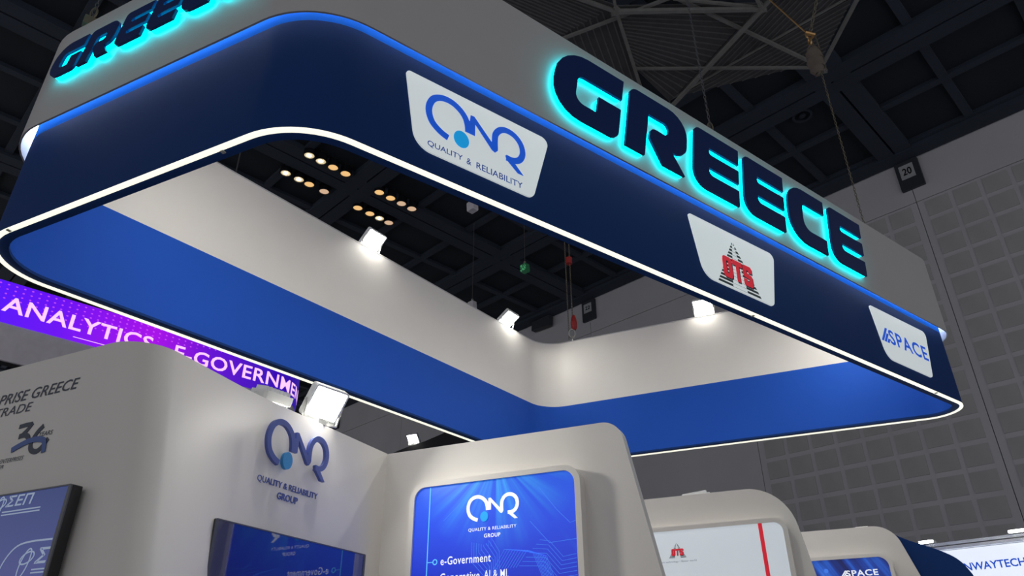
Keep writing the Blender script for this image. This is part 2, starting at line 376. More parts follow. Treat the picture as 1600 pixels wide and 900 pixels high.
# ------------------------------------------------------------------ triangulated canopy under the ceiling
t = thing('ceiling_canopy', hall(5.2, 11.5, 15.0), 'angular dark canopy of corrugated panels and steel bars under the ceiling', 'canopy')
CN = dict(a=(6.37, 9.69), b=(4.03, 11.99), c=(7.50, 12.2), d=(5.28, 10.36), e=(8.07, 9.39), f=(3.91, 14.78), g=(2.38, 13.33), h=(7.3, 13.15), i=(7.21, 11.44), j=(6.98, 8.2), k=(8.6, 7.4), l=(3.5, 9.2), m=(1.9, 11.2), n=(5.2, 7.6), o=(9.2, 8.6))
def cp(k, z=15.0): return hall(CN[k][0], CN[k][1], z)
for p, q, z, r in (('a', 'b', 15, .075), ('a', 'c', 15, .06), ('d', 'e', 15.12, .055), ('d', 'f', 15.12, .06), ('b', 'h', 14.98, .07), ('i', 'f', 15.1, .05), ('h', 'g', 15.25, .035), ('f', 'g', 15.1, .06), ('a', 'j', 15, .06), ('a', 'n', 15, .05), ('b', 'l', 15, .06), ('b', 'm', 15, .06), ('b', 'd', 15.05, .05), ('d', 'n', 15.1, .05), ('d', 'l', 15.1, .05), ('g', 'm', 15.1, .05), ('e', 'k', 15, .045), ('j', 'n', 15, .05), ('l', 'm', 15.1, .05)):
    part('bar', MB().tube(cp(p, z), cp(q, z), r * .85, 4), 'canopybar', t)
def cpt(k, f=1.0): return Vector(CN[k])
def corrug(keys, z, n, axis):
    """triangle or quad panel with raised ribs parallel to its first edge"""
    P = [Vector(CN[k]) for k in keys]; mb = MB()
    pb = part('panel', mb.prism(HALL, [tuple(p) for p in P], z, z + .04), 'canopypan', t)
    rb = MB()
    for i in range(1, n):
        s = i / n
        if len(P) == 3: A, B = P[0].lerp(P[2], s), P[1].lerp(P[2], s)
        else: A, B = P[0].lerp(P[3], s), P[1].lerp(P[2], s)
        rb.tube(hall(A.x, A.y, z), hall(B.x, B.y, z), .022, 4)
    o = part('ribs', rb, 'canopyrib', pb); o['kind'] = 'stuff'
corrug(('a', 'b', 'h', 'i'), 15.18, 18, 0)
corrug(('h', 'b', 'g'), 15.3, 14, 0)
corrug(('h', 'g', 'f'), 15.3, 12, 0)
corrug(('j', 'a', 'e', 'k'), 15.2, 16, 0)
corrug(('b', 'm', 'g'), 15.25, 12, 0)
corrug(('a', 'c', 'e'), 15.22, 10, 0)
for k in 'abf': part('node', MB().prism(HALL, disc(*CN[k], .14, 3), 14.95, 15.1), 'canopybar', t)
for k in 'ahfg': part('hanger', MB().tube(cp(k, 15.1), cp(k, 17.75), .02, 5), 'wire', t)

# ------------------------------------------------------------------ hanging sign
PN, PL, PR, PB = Vector((-1.242, 3.172)), Vector((-4.23, 4.617)), Vector((5.71, 8.435)), Vector((.463, 10.831))
def ring_path(off, seg=14):
    poly = [PN, PR, PB, PL]; rad = [.6, .36, .55, .55]; n = 4; lines = []
    for i in range(n):
        a, b = poly[i], poly[(i + 1) % n]; d = (b - a).normalized(); nn = Vector((d.y, -d.x)); lines.append((a + nn * off, d))
    pts = []
    for i in range(n):
        (p, d), (q, e) = lines[i - 1], lines[i]
        den = d.x * e.y - d.y * e.x; k = ((q.x - p.x) * e.y - (q.y - p.y) * e.x) / den; c = p + d * k
        pts.append((c.x, c.y, rad[i] + off))
    return fillet(pts, seg)
def band(o0, o1, z0, z1): return MB().ring(WORLD, ring_path(o1), ring_path(o0), z0, z1)
HS = thing('hanging_sign', (0.9, 6.6, 4.5), 'large suspended rounded ring sign in navy and white with glowing letters', 'hanging sign')
ZB, ZM, ZT = 4.5, 5.405, 6.41
part('navy_band', band(-.02, 0, ZB, ZM), 'navy', HS, smooth=True)
part('cove_panel', band(-.02, 0, ZM, ZT - .02), 'cove_blue', HS, smooth=True)
skin = part('white_band', band(.066, .08, ZM - .006, ZT), 'white', HS, smooth=True)
part('top_cap', band(-.11, .08, ZT, ZT + .015), 'white', HS)
part('cove_light', band(.008, .058, ZM + .22, ZM + .235), 'cove_led', HS)
part('light_strip', band(-.034, .002, ZB - .014, ZB), 'led', HS, smooth=True)
part('underside', band(-.108, -.034, ZB - .004, ZB + .02), 'navy', HS)
part('inner_blue_band', band(-.108, -.095, ZB + .02, 5.36), 'blue', HS, smooth=True)
part('inner_white_band', band(-.108, -.095, 5.36, ZT), 'booth', HS, smooth=True)
def azof(a, b): d = b - a; return math.degrees(math.atan2(d.x, d.y))
NR = Frame(PN, azof(PN, PR)); NL = Frame(PL, azof(PL, PN))
for p, a in (((-1.766, 3.474), 114.8), ((-3.597, 4.323), 114.8), ((2.142, 5.766), 52.76), ((4.78, 7.741), 52.76)):
    f_ = Frame(p, a); part('strip_joint', MB().box(f_, -.012, .012, ZB - .020, ZB - .012, -.014, .014), 'clip', HS)
# channel letters
FONT = {
 'G': [(.988, 1, 0), (.988, .67, 0), (.313, .67, .09), (.313, .24, .14), (.64, .24, .03), (.64, .5, 0), (.988, .5, 0), (.988, 0, .12), (0, 0, .45), (0, 1, .42)],
 'R': [(0, 0, 0), (.313, 0, 0), (.33, .7, 0), (.68, .7, .08), (.68, .5, .08), (.38, .5, .12), (.37, .32, .08), (.62, 0, 0), (1.0, 0, 0), (.76, .28, 0), (1.02, .28, .22), (1.02, 1, .36), (0, 1, .12)],
 'E': [(.885, 1, 0), (.885, .73, 0), (.29, .73, 0), (.29, .62, .05), (.885, .62, 0), (.885, .385, 0), (.29, .385, 0), (.29, .265, .08), (.885, .265, 0), (.885, 0, 0), (0, 0, .26), (0, 1, .1)],
 'C': [(.91, 1, 0), (.91, .74, 0), (.35, .74, .1), (.35, .26, .18), (.91, .26, 0), (.91, 0, 0), (0, 0, .45), (0, 1, .36)]}
LX = [('G', 0), ('R', .81), ('E', 1.66), ('E', 2.39), ('C', 3.11), ('E', 3.87)]
def channel_word(fr, s0, z0, h, k, off):
    for ch, dx in LX:
        pts = [(s0 + dx * k + x * h + .2 * y * h, z0 + y * h) for x, y in fillet(FONT[ch], 6)]
        lt = part('letter', MB().prism(fr, pts, off + .046, off + .068), 'letter', HS)
        lt['label'] = 'navy channel letter %s with cyan halo' % ch
        part('halo_light', MB().prism(fr, inset(pts, .006), off + .012, off + .046), 'glow', lt)
channel_word(NR, 1.82, 5.505, .73, .993, .08)
channel_word(NL, .70, 5.785, .335, .46, .08)

# logo strokes of the quality mark, in metres about the lower left of the mark (0.83, 4.69)
QP = [(1.016, 4.841), (.953, 4.863), (.889, 4.911), (.858, 4.984), (.860, 5.055), (.892, 5.123), (.957, 5.163), (1.034, 5.166), (1.103, 5.134), (1.148, 5.085), (1.169, 5.025), (1.175, 4.968)]
RP = [(1.404, 4.94), (1.402, 5.02), (1.411, 5.079), (1.450, 5.133), (1.509, 5.158), (1.581, 5.145), (1.636, 5.092), (1.652, 5.013), (1.622, 4.942), (1.565, 4.909), (1.502, 4.908)]
NP = [(1.150, 4.967), (1.231, 4.967), (1.231, 5.075), (1.378, 4.915), (1.405, 4.905), (1.427, 4.93), (1.427, 5.0), (1.380, 5.0), (1.372, 4.985), (1.222, 5.137), (1.192, 5.135), (1.186, 5.08), (1.150, 5.05)]
TP = [(1.495, 4.925), (1.505, 4.892), (1.605, 4.815), (1.655, 4.815), (1.575, 4.892)]
def qnr(fr, par, x0, y0, k, z, depth, m1, m2, ky=None):
    ky = ky or k
    T = lambda P: [(x0 + (x - .833) * k, y0 + (y - 4.81) * ky) for x, y in P]
    mb = MB(); ribbon(mb, fr, smooth_pts(T(QP)), .05 * k, z, z + depth); ribbon(mb, fr, smooth_pts(T(RP)), .05 * k, z, z + depth)
    mb.prism(fr, T(NP), z, z + depth * .98); mb.prism(fr, T(TP), z, z + depth * .98)
    part('logo_mark', mb, m1, par)
    part('logo_dot', MB().prism(fr, T(disc(1.122, 4.881, .062, 28, .07)), z, z + depth), m2, par)
def plate(s0):
    pts = fillet([(s0, 5.265, .03), (s0 + 1.25, 5.275, .06), (s0 + 1.08, 4.655, .07), (s0 + .11, 4.655, .15)], 8)
    return part('logo_plate', MB().prism(NR, pts, 0, .012), 'plate', HS)
p1 = plate(.665); p1['label'] = 'backlit white plate with blue looping logo'
qnr(NR, p1, .833, 4.81, 1, .0125, .004, 'printblue', 'printcyan')
for body, xa, xb in (('QUALITY', .862, 1.138), ('&', 1.170, 1.208), ('RELIABILITY', 1.250, 1.648)):
    mb = MB(); text(mb, NR, body, xa, xb, 4.695, 4.748, .014, .008); part('lettering', mb, 'plate_ink', p1)
p2 = plate(3.50); p2['label'] = 'backlit white plate with red letters on a striped triangle'
def ots(fr, par, x0, y0, k, z, d=.003):
    """striped triangle, 0.6 x 0.505 at k = 1, with red letters"""
    mb = MB(); n = 13
    for i in range(n):
        a = i / n; b = a + .55 / n; hw = lambda v: .3 * (1 - v)
        mb.prism(fr, [(x0 + k * (.3 - hw(a)), y0 + k * .505 * a), (x0 + k * (.3 + hw(a)), y0 + k * .505 * a), (x0 + k * (.3 + hw(b)), y0 + k * .505 * b), (x0 + k * (.3 - hw(b)), y0 + k * .505 * b)], z, z + d)
    part('stripes', mb, 'darkgreen', par)
    hl = MB()
    for i in range(n):
        a = i / n; b = a + .55 / n; c = .10 * (1 - a)
        hl.prism(fr, [(x0 + k * (.3 - c), y0 + k * .505 * a), (x0 + k * (.3 + c), y0 + k * .505 * a), (x0 + k * (.3 + c), y0 + k * .505 * b), (x0 + k * (.3 - c), y0 + k * .505 * b)], z + d, z + d * 1.3)
    part('stripe_shine', hl, 'plate', par)
    for dx, dy, zz, m_, nm in ((.012, -.01, z + d * .9, 'ink', 'letter_shadow'), (0, 0, z + d * 1.6, 'red', 'letter')):
        U = lambda P, c: [(x0 + k * (.095 + dx + c + x * .128 + .012 * (y - .5)), y0 + k * (.072 + dy + y * .222)) for x, y in P]
        part(nm, MB().ring(fr, U(fillet([(0, 0, .2), (1, 0, .2), (1, 1, .2), (0, 1, .2)], 2), 0), U(fillet([(.38, .2, .05), (.62, .2, .05), (.62, .8, .05), (.38, .8, .05)], 2), 0), zz, zz + d), m_, par)
        part(nm, MB().prism(fr, U([(.33, 0), (.67, 0), (.67, .76), (1.02, .76), (1.02, 1), (-.02, 1), (-.02, .76), (.33, .76)], .143), zz, zz + d), m_, par)
        part(nm, MB().prism(fr, U([(0, .06), (.12, 0), (.88, 0), (1, .08), (1, .5), (.9, .58), (.38, .62), (.38, .78), (.62, .78), (.62, .68), (1, .68), (1, .92), (.88, 1), (.12, 1), (0, .92), (0, .5), (.1, .42), (.62, .38), (.62, .22), (.38, .22), (.38, .33), (0, .33)], .286), zz, zz + d), m_, par)
ots(NR, p2, 3.787, 4.675, 1, .0125)
p3 = plate(6.47); p3['label'] = 'backlit white plate with blue slashes and five blue letters'
def space(fr, par, x0, x1, y0, y1, z, m, bars=.18):
    mb = MB(); wd = x1 - x0; xb = x0 + wd * bars; text(mb, fr, 'SPACE', xb, x1, y0, y1, z + .002, .02, spacing=1.12); part('lettering', mb, m, par)
    h = y1 - y0; mb = MB()
    for i, (a, b) in enumerate(((0, 1.0), (.055, .64), (.11, .3))):
        xx = x0 + wd * a; c = wd * .042; mb.prism(fr, [(xx, y0), (xx + c, y0), (xx + c + h * b * .8, y0 + h * b), (xx + h * b * .8, y0 + h * b)], z, z + .002)
    part('slashes', mb, m, par)
space(NR, p3, 6.545, 7.58, 4.862, 5.045, .0125, 'printblue', .185)

# ------------------------------------------------------------------ floodlights
def flood(name, pos, out, tilt, label, size=.29, power=30, group=None, spin=0.0, spot=None):
    """pos: where the bracket stands; out: horizontal facing direction; tilt: degrees below horizontal"""
    t = thing(name, pos, label, 'floodlight', group)
    out = Vector((out.x, out.y, 0)).normalized(); tl = math.radians(tilt)
    n = out * math.cos(tl) + Vector((0, 0, -math.sin(tl))); side = Vector((-out.y, out.x, 0)); upv = n.cross(side).normalized()
    if upv.z < 0: upv = -upv; side = -side
    if spin:
        R_ = Matrix.Rotation(math.radians(spin), 3, n); side = R_ @ side; upv = R_ @ upv
    c = Vector(pos) + Vector((0, 0, size * .5)) + out * .04; fr = Basis(c, side, upv, n); h = size / 2
    part('housing', MB().prism(fr, rrect(-h, h, -h * .85, h * .85, .02), -.045, -.004), 'housing', t)
    part('bezel', MB().ring(fr, rrect(-h, h, -h * .85, h * .85, .02), rrect(-h * .9, h * .9, -h * .72, h * .76, .01), -.004, .008), 'housing', t)
    part('lens', MB().prism(fr, rrect(-h * .9, h * .9, -h * .72, h * .76, .01), -.004, .003), 'lens', t)
    fins = MB()
    for i in range(7): fins.box(fr, -h * .8 + i * h * .26, -h * .8 + i * h * .26 + .006, -h * .6, h * .6, -.07, -.045)
    part('cooling_fins', fins, 'housing', t)
    yk = MB(); 
    for s_ in (-1, 1): yk.path([fr(s_ * (h + .012), 0, -.02), Vector(pos) + side * s_ * (h + .012) * .9 + Vector((0, 0, .02))], .008)
    yk.path([Vector(pos) + side * (-(h + .012)) * .9 + Vector((0, 0, .02)), Vector(pos) + side * (h + .012) * .9 + Vector((0, 0, .02))], .009)
    part('yoke', yk, 'metal', t)
    part('base_clamp', MB().box(Basis(pos, side, out, Vector((0, 0, 1))), -.03, .03, -.05, .03, 0, .035), 'metal', t)
    ld = bpy.data.lights.new('flood_lamp', 'AREA'); ld.shape = 'RECTANGLE'; ld.size = size * .8; ld.size_y = size * .65; ld.energy = power; ld.color = (1, .98, .90); ld.spread = math.radians(150)
    lo = bpy.data.objects.new('flood_lamp', ld); COL.objects.link(lo); lo.parent = t
    lo.matrix_local = Matrix.Translation(c + n * .012 - Vector(pos)) @ n.to_track_quat('-Z', 'Y').to_matrix().to_4x4()
    return t
LBi = Frame(PL, azof(PL, PB))        # z is towards the inside of the ring
ZF = ZT + .016
fg = 'floodlights on the rim of the hanging ring'
flood('floodlight', LBi(3.98, ZF, .06), LBi.n, 48, 'glaring square floodlight on the ring rim below the warm downlights', power=30, group=fg)
flood('floodlight', LBi(6.80, ZF, .06), LBi.n, 58, 'glaring floodlight on the ring rim near its far rounded corner', power=18, group=fg)
RBi = Frame(PR, azof(PR, PB))
RBn = -RBi.n if RBi.n.dot(-PR.to_3d()) < 0 else RBi.n
flood('floodlight', PR.to_3d() + RBi.x * 3.09 + RBn * .06 + Vector((0, 0, ZF)), RBn, 48, 'glaring floodlight on the right rear ring rim below the striped triangle plate', power=28, group=fg)
for s_, lb in ((1.0, 'behind the backlit plate with the looping logo'), (4.2, 'behind the backlit striped triangle plate'), (7.2, 'behind the backlit plate with the slashes')):
    flood('floodlight', NR(s_, 6.02, -.26), -NR.n, 68, 'floodlight inside the front of the ring ' + lb, power=(38, 44, 22)[int(s_ // 3)], group='floodlights inside the front of the ring')
flood('floodlight', NL(1.6, 6.02, -.26), -NL.n, 45, 'floodlight inside the left end of the ring', power=13, group='floodlights inside the front of the ring')

# ------------------------------------------------------------------ booth walls
K = Vector((-.855, 4.87)); PNL = Frame(K, 114.8); QW = Frame(K, 24.8)
def bp(s, t_, z): return PNL(s, z, -t_)        # booth coordinates: s along the panels, t away from the camera
# left wall: a leaning rounded corner between two flat faces
def wall_path(z, dx=0, dy=0):
    """plan of the wall face at height z: the rounded corner leans out towards the floor"""
    P = [(-3.2, -2.08)] + [(-.2 + .2 * math.sin(a), -1.88 - .2 * math.cos(a)) for a in [math.pi / 2 * i / 14 for i in range(15)]] + [(0, -1.88 + .1 * i) for i in range(1, 9)] + [(0, 0)]
    out = []
    for x, y in P:
        k = max(0, min(1, (-1.1 - y) / .98)); k = k * k * (3 - 2 * k) if x > -.5 else 0
        out.append((x + (.07 + .2 * (3 - z)) * k + dx, y + dy))
    return out
def loft(levels, dx, dy):
    mb = MB(); rows = []
    for z in levels:
        a = wall_path(z); b = wall_path(z, dx, dy)[::-1]; rows.append([bp(x, y, z) for x, y in a + b])
    n = len(rows[0]); P = [p for r in rows for p in r]; f_ = []
    for i in range(len(levels) - 1):
        for j in range(n): f_.append((i * n + j, i * n + (j + 1) % n, (i + 1) * n + (j + 1) % n, (i + 1) * n + j))
    m_ = n // 2
    for base in (0, (len(levels) - 1) * n):
        for j in range(m_ - 1): f_.append((base + j, base + j + 1, base + n - 2 - j, base + n - 1 - j))
    return mb.add(P, f_)
t = thing('booth_wall', bp(-.4, -1.6, 0), 'white curved booth wall with raised blue looping logo and slogan lettering', 'booth wall')
part('panel', loft([0, .75, 1.5, 2.25, 3.0], -.08, .08), 'booth', t, smooth=True)
qnr(QW, t, -1.182, 2.652, .62, .02, .02, 'raised', 'raisedcyan', .68)
mb = MB(); text(mb, QW, 'QUALITY & RELIABILITY', -1.172, -.676, 2.553, 2.592, .004, .004, depth=.004); part('lettering', mb, 'raised', t)
mb = MB(); text(mb, QW, 'GROUP', -1.005, -.838, 2.498, 2.535, .004, .015, depth=.004); part('lettering', mb, 'raised', t)
EN = Frame(bp(0, -2.08, 0), 114.8)
mb = MB(); text(mb, EN, 'ENTERPRISE GREECE', -1.11, -.289, 2.803, 2.858, .002, .006, shear=.2); part('lettering', mb, 'ink', t)
mb = MB(); text(mb, EN, 'TRADE', -.845, -.577, 2.742, 2.786, .002, .0, shear=.2); part('lettering', mb, 'ink', t)
mb = MB(); text(mb, EN, 'YEARS', -.452, -.36, 2.600, 2.621, .002, .004, shear=.15); part('lettering', mb, 'ink', t)
mb = MB(); text(mb, EN, 'ENTERPRISES', -.672, -.512, 2.503, 2.523, .002, 0, shear=.2); part('lettering', mb, 'ink', t)
mb = MB(); text(mb, EN, 'ER', -.665, -.632, 2.478, 2.495, .002, 0, shear=.2); part('lettering', mb, 'ink', t)
mb = MB(); ribbon(mb, EN, [(-.612, 2.669), (-.57, 2.672), (-.525, 2.672)], .02, .001, .003); ribbon(mb, EN, [(-.520, 2.675), (-.545, 2.645), (-.575, 2.622)], .022, .0008, .0028)
ribbon(mb, EN, smooth_pts([(-.592, 2.62), (-.55, 2.622), (-.52, 2.605), (-.515, 2.575)]), .024, .001, .003)
ribbon(mb, EN, smooth_pts([(-.435, 2.65), (-.468, 2.62), (-.488, 2.575), (-.472, 2.543), (-.435, 2.531), (-.405, 2.545), (-.375, 2.583)]), .024, .001, .003); part('anniversary_numeral', mb, 'ink', t)
mb = MB(); ribbon(mb, EN, smooth_pts([(-.612, 2.558), (-.56, 2.575), (-.50, 2.588), (-.44, 2.588), (-.395, 2.572), (-.378, 2.52)]), .026, .0035, .005); part('anniversary_ribbon', mb, 'ink2', t)

# televisions
def tv(name, fr, x0, x1, y0, y1, off, picture, label):  # picture: screen material with the reflection painted in
    t = thing(name, fr((x0 + x1) / 2, y0, off), label, 'television')
    part('body', MB().prism(fr, rrect(x0, x1, y0, y1, .008), off - .045, off), 'black', t)
    part('bezel', MB().ring(fr, rrect(x0, x1, y0, y1, .008), rrect(x0 + .018, x1 - .018, y0 + .018, y1 - .006, .003), off, off + .006), 'bezel', t)
    part('screen', MB().prism(fr, rrect(x0 + .018, x1 - .018, y0 + .018, y1 - .006, .003), off, off + .003), picture, t)
    part('wall_mount', MB().box(fr, (x0 + x1) / 2 - .2, (x0 + x1) / 2 + .2, y0 + .15, y0 + .45, .0, off - .045), 'matte_black', t)
    return t
tv('television', QW, -1.47, -.262, 1.62, 2.308, .075, 'tv_dark', 'flat television with deep blue glossy screen below the raised logo')
t1 = tv('television', EN, -1.30, -.022, 1.60, 2.330, .065, 'tv_pale', 'flat television with pale blue reflection painted on its screen below the anniversary logo')
def ell(cx, cy, rx, ry, rot, n=26): return [(cx + rx * math.cos(a) * math.cos(rot) - ry * math.sin(a) * math.sin(rot), cy + rx * math.cos(a) * math.sin(rot) + ry * math.sin(a) * math.cos(rot)) for a in [2 * math.pi * i / n for i in range(n + 1)]]
for (cx, cy, k, x1) in ((-.455, 2.27, 1, -.30), (-.175, 2.035, 1.15, -.045)):  # marks mirrored from another booth, painted onto the screen
    mb = MB(); ribbon(mb, EN, ell(cx, cy, .02 * k, .05 * k, -.3), .006, .069, .070); ribbon(mb, EN, ell(cx + .008, cy + .018 * k, .035 * k, .018 * k, .3), .006, .069, .070)
    part('reflected_logo', mb, 'reflected_print', t1)
mb = MB(); text(mb, EN, 'ΣΕΠ', -.41, -.25, 2.272, 2.318, .0695, .02, shear=.2); part('reflected_lettering', mb, 'reflected_print', t1)
mb = MB(); text(mb, EN, 'Σ', -.115, -.05, 2.03, 2.09, .0695, .02, shear=.2); part('reflected_lettering', mb, 'reflected_print', t1)
for xa, xb, ya in ((-.42, -.18, 2.238), (-.42, -.18, 2.25), (-.12, -.045, 1.995), (-.12, -.045, 2.007)): part('reflected_caption', MB().box(EN, xa, xb, ya, ya + .005, .068, .0695), 'reflected_print', t1)
mb = MB(); ribbon(mb, EN, smooth_pts([(-.33, 1.9), (-.325, 1.99), (-.30, 2.06), (-.25, 2.105), (-.17, 2.118), (-.045, 2.118)]), .007, .069, .0695); part('reflected_outline', mb, 'reflected_print', t1)

# poster panels
def poster_panel(name, label, t_, out, face, fm, thick=.08):
    P = Frame(bp(0, t_, 0), 114.8)
    th_ = thing(name, P((out[0][0] + out[1][0]) / 2, 0, 0), label, 'booth panel')
    part('panel', MB().prism(P, out, -thick, 0), 'booth', th_)
    x0, x1, y0, y1, r = face
    o_ = rrect(x0 - .035, x1 + .035, y0 - .035, y1 + .032, r + .03, 10); i_ = rrect(x0, x1, y0, y1, r, 10)
    fr_ = part('poster_frame', MB().ring(P, o_, i_, 0, .085), 'booth', th_)
    ps = part('poster', MB().prism(P, i_, .0, .072), fm, th_)
    return P, th_, ps
def outline(left, right, rad, k=.2, top=3.0):
    """slanting right edge, rounded top corner"""
    return fillet([(left, 0, 0), (left, top, 0), (right, top, rad), (right + k * top, 0, 0)], 12)
P, th_, ps = poster_panel('poster_panel', 'white panel with rounded corner and bright blue poster listing e-Government', 0, outline(0, 1.635, .13), (.289, 1.37, .95, 2.718, .075), 'poster')
ZP = .0725
qnr(P, ps, .662, 2.472, .415, ZP, .003, 'wht_print', 'printcyan', .42)
for body, x0, x1, y0, y1, bo in (('QUALITY & RELIABILITY', .676, .994, 2.418, 2.440, .006), ('GROUP', .782, .890, 2.379, 2.402, .02), ('e-Government', .492, .828, 2.243, 2.290, .011), ('Generative', .492, .757, 2.150, 2.197, .011), ('AI & ML', .785, .945, 2.150, 2.197, .008)):
    mb = MB(); text(mb, P, body, x0, x1, y0, y1, ZP + .001, bo, spacing=1.1); part('lettering', mb, 'wht_print', ps)
mb = MB(); mb.box(P, .394, .400, 1.0, 2.715, ZP, ZP + .001); mb.box(P, .398, .435, 2.262, 2.266, ZP, ZP + .001); mb.ring(P, disc(.452, 2.264, .017), disc(.452, 2.264, .011), ZP, ZP + .001); part('guide_line', mb, 'cyan_print', ps)
mb = MB()
for i in range(9):
    a = i * .016; ribbon(mb, P, [(.70 + a, 2.36 - a * .25), (.70 + a, 2.25 + a), (.78 + a * .8, 2.17 + a), (.78 + a * .8, 1.2)], .0028, ZP - .0003, ZP + .0003)
for i in range(9):
    a = i * .018; ribbon(mb, P, [(1.33 - a * .3, 2.02), (1.24 - a * .6, 2.08 + a * .4), (1.18 - a * .6, 2.25 + a * .2), (1.06 - a, 2.29 + a * .1), (.99 - a, 2.20)], .0028, ZP - .0003, ZP + .0003)
for i in range(7):
    a = i * .022; ribbon(mb, P, [(1.36, 2.25 - a), (1.28 - a * .3, 2.24 - a), (1.20 - a * .3, 2.33 - a), (1.14 - a, 2.34 - a)], .0025, ZP - .0003, ZP + .0003)
for q in ([(1.368, 2.43), (1.33, 2.42), (1.25, 2.50), (1.14, 2.64)], [(1.368, 2.33), (1.2, 2.32), (1.08, 2.45)], [(.50, 2.5), (.62, 2.60)]): ribbon(mb, P, q, .003, ZP - .0003, ZP + .0003)
o = part('circuit_traces', mb, 'trace', ps); o['kind'] = 'stuff'

P, th_, ps = poster_panel('poster_panel', 'white panel with big rounded corner and white poster with red stripe', 2.12, outline(.85, 2.33, .36, .17), (.95, 2.278, .95, 2.712, .07), 'otsface')
ots(P, ps, 1.375, 2.503, .23, ZP, .0015)
mb = MB(); text(mb, P, 'Smart technology • Better world', 1.28, 1.59, 2.465, 2.482, ZP + .001); part('lettering', mb, 'greyprint', ps)
part('red_stripe', MB().box(P, 2.098, 2.128, .951, 2.7115, ZP - .001, ZP + .0015), 'red', ps)
t = thing('bracket', P(1.62, 3.0, -.04), 'small white folded bracket lying on top of the red striped panel', 'bracket')
part('sheet', MB().prism(P, [(1.51, 3.0), (1.515, 3.018), (1.715, 3.034), (1.72, 3.0)], -.06, -.03), 'housing', t)
part('lug', MB().box(P, 1.70, 1.745, 3.0, 3.012, -.06, -.02), 'housing', t)

P, th_, ps = poster_panel('poster_panel', 'white panel farthest right with dark blue streaked poster', 4.3, outline(1.9, 3.10, .24, .30), (1.95, 2.995, .95, 2.70, .09), 'streak')
space(P, ps, 2.545, 2.885, 2.535, 2.592, ZP, 'wht_print', .15)
part('violet_orb', MB().prism(P, disc(2.42, 2.60, .02), ZP - .001, ZP + .0005), 'trace', ps)
part('tape_lump', MB().tube(P(2.77, 2.998, -.03), P(2.89, 3.0, -.03), .012, 8), 'booth', th_)
NV = Frame(bp(0, 4.40, 0), 114.8)
t = thing('navy_wing_panel', NV(3.4, 0, -.05), 'dark navy panel with drooping curved top behind the farthest white panel', 'booth panel')
part('panel', MB().prism(NV, [(2.9, 0), (2.9, 2.98), (3.0, 2.97)] + smooth_pts([(3.10, 2.93), (3.23, 2.855), (3.37, 2.795), (3.54, 2.705), (3.63, 2.625), (3.69, 2.515)], 4) + [(3.78, 2.2), (3.95, 0)], -.08, 0), 'navy', t)

# booth wall floodlights
flood('floodlight', QW(-.70, 3.0, -.03), QW.n - .25 * QW.x, 36, 'large glaring floodlight standing on the wall above the raised logo', size=.25, power=11, group='floodlights on the booth wall')
flood('floodlight', QW(-1.0, 2.985, -.13), -QW.n + .2 * QW.x, 72, 'floodlight seen edge-on on the wall top left of the large one', size=.2, power=5, group='floodlights on the booth wall')
# dark neighbouring roof with a small floodlight
DK = Frame((-1.226, 11.151), 114.8)
t = thing('dark_booth_roof', DK(0, 0, -.3), 'black sloping roof of a booth behind the wall corner', 'booth roof')
part('roof', MB().prism(DK, [(-.95, 4.88), (-.47, 4.99), (-.2, 5.03), (.12, 5.11), (.17, 5.13), (.2, 5.11), (.7, 4.95), (2.4, 4.6), (2.4, 4.3), (-.95, 4.3)], -.6, 0), 'matte_black', t)
part('post', MB().box(DK, .3, .5, 0, 4.3, -.4, -.2), 'matte_black', t)
part('post', MB().box(DK, 2.1, 2.3, 0, 4.3, -.4, -.2), 'matte_black', t)
flood('floodlight', DK(-.42, 5.0, -.05), PNL.n, 40, 'small distant floodlight on the black roof', size=.2, power=4)

# ------------------------------------------------------------------ neighbouring violet led sign
PV0 = Vector((-7.76, 9.82)); SX = 4.35; RV = 1.1
def bend(s, y, z=0):
    d, n_ = az(45.3), Vector((az(45.3).y, -az(45.3).x, 0)); p = PV0.to_3d()
    if s <= SX: q = p + d * s + n_ * z
    else:
        a = min((s - SX) / RV, math.pi / 2); c = p + d * SX - n_ * RV
        e = n_ * math.cos(a) + d * math.sin(a); q = c + e * (RV + z)
        ex = (s - SX) - RV * math.pi / 2
        if ex > 0: q -= n_ * ex
    return Vector((q.x, q.y, y))
def bent_slab(y0, y1, z0, z1):
    ss = [-4] + [SX * i / 8 for i in range(9)] + [SX + RV * math.pi / 2 * i / 16 for i in range(1, 17)] + [SX + RV * math.pi / 2 + 3]
    mb = MB(); n = len(ss); P = [bend(s, y, z) for s in ss for y, z in ((y0, z0), (y1, z0), (y1, z1), (y0, z1))]; f_ = []
    for i in range(n - 1):
        for j in range(4): f_.append((4 * i + j, 4 * i + (j + 1) % 4, 4 * i + 4 + (j + 1) % 4, 4 * i + 4 + j))
    f_ += [(0, 1, 2, 3), (4 * n - 4, 4 * n - 3, 4 * n - 2, 4 * n - 1)]
    return mb.add(P, f_, [(s, y) for s in ss for y in (y0, y1, y1, y0)])
t = thing('led_banner_sign', bend(1, 5.93, -.3), 'violet led banner sign with pink capitals behind the curved booth wall', 'hanging sign')
sc_ = part('screen', bent_slab(6.50, 7.165, -.06, 0), 'violet', t)
part('lower_band', bent_slab(5.93, 6.50, -.06, -.01), 'neighbour', t)
part('back_frame', bent_slab(5.95, 7.15, -.3, -.07), 'matte_black', t)
mb = MB(); text(mb, bend, 'ANALYTICS', -.04, 2.20, 6.675, 6.935, .004, .015, spacing=1.05); part('lettering', mb, 'pink', sc_)
mb = MB(); text(mb, bend, 'E-GOVERNMENT', 2.58, 5.75, 6.66, 6.925, .004, .015, spacing=1.05); part('lettering', mb, 'pink', sc_)
mb = MB()
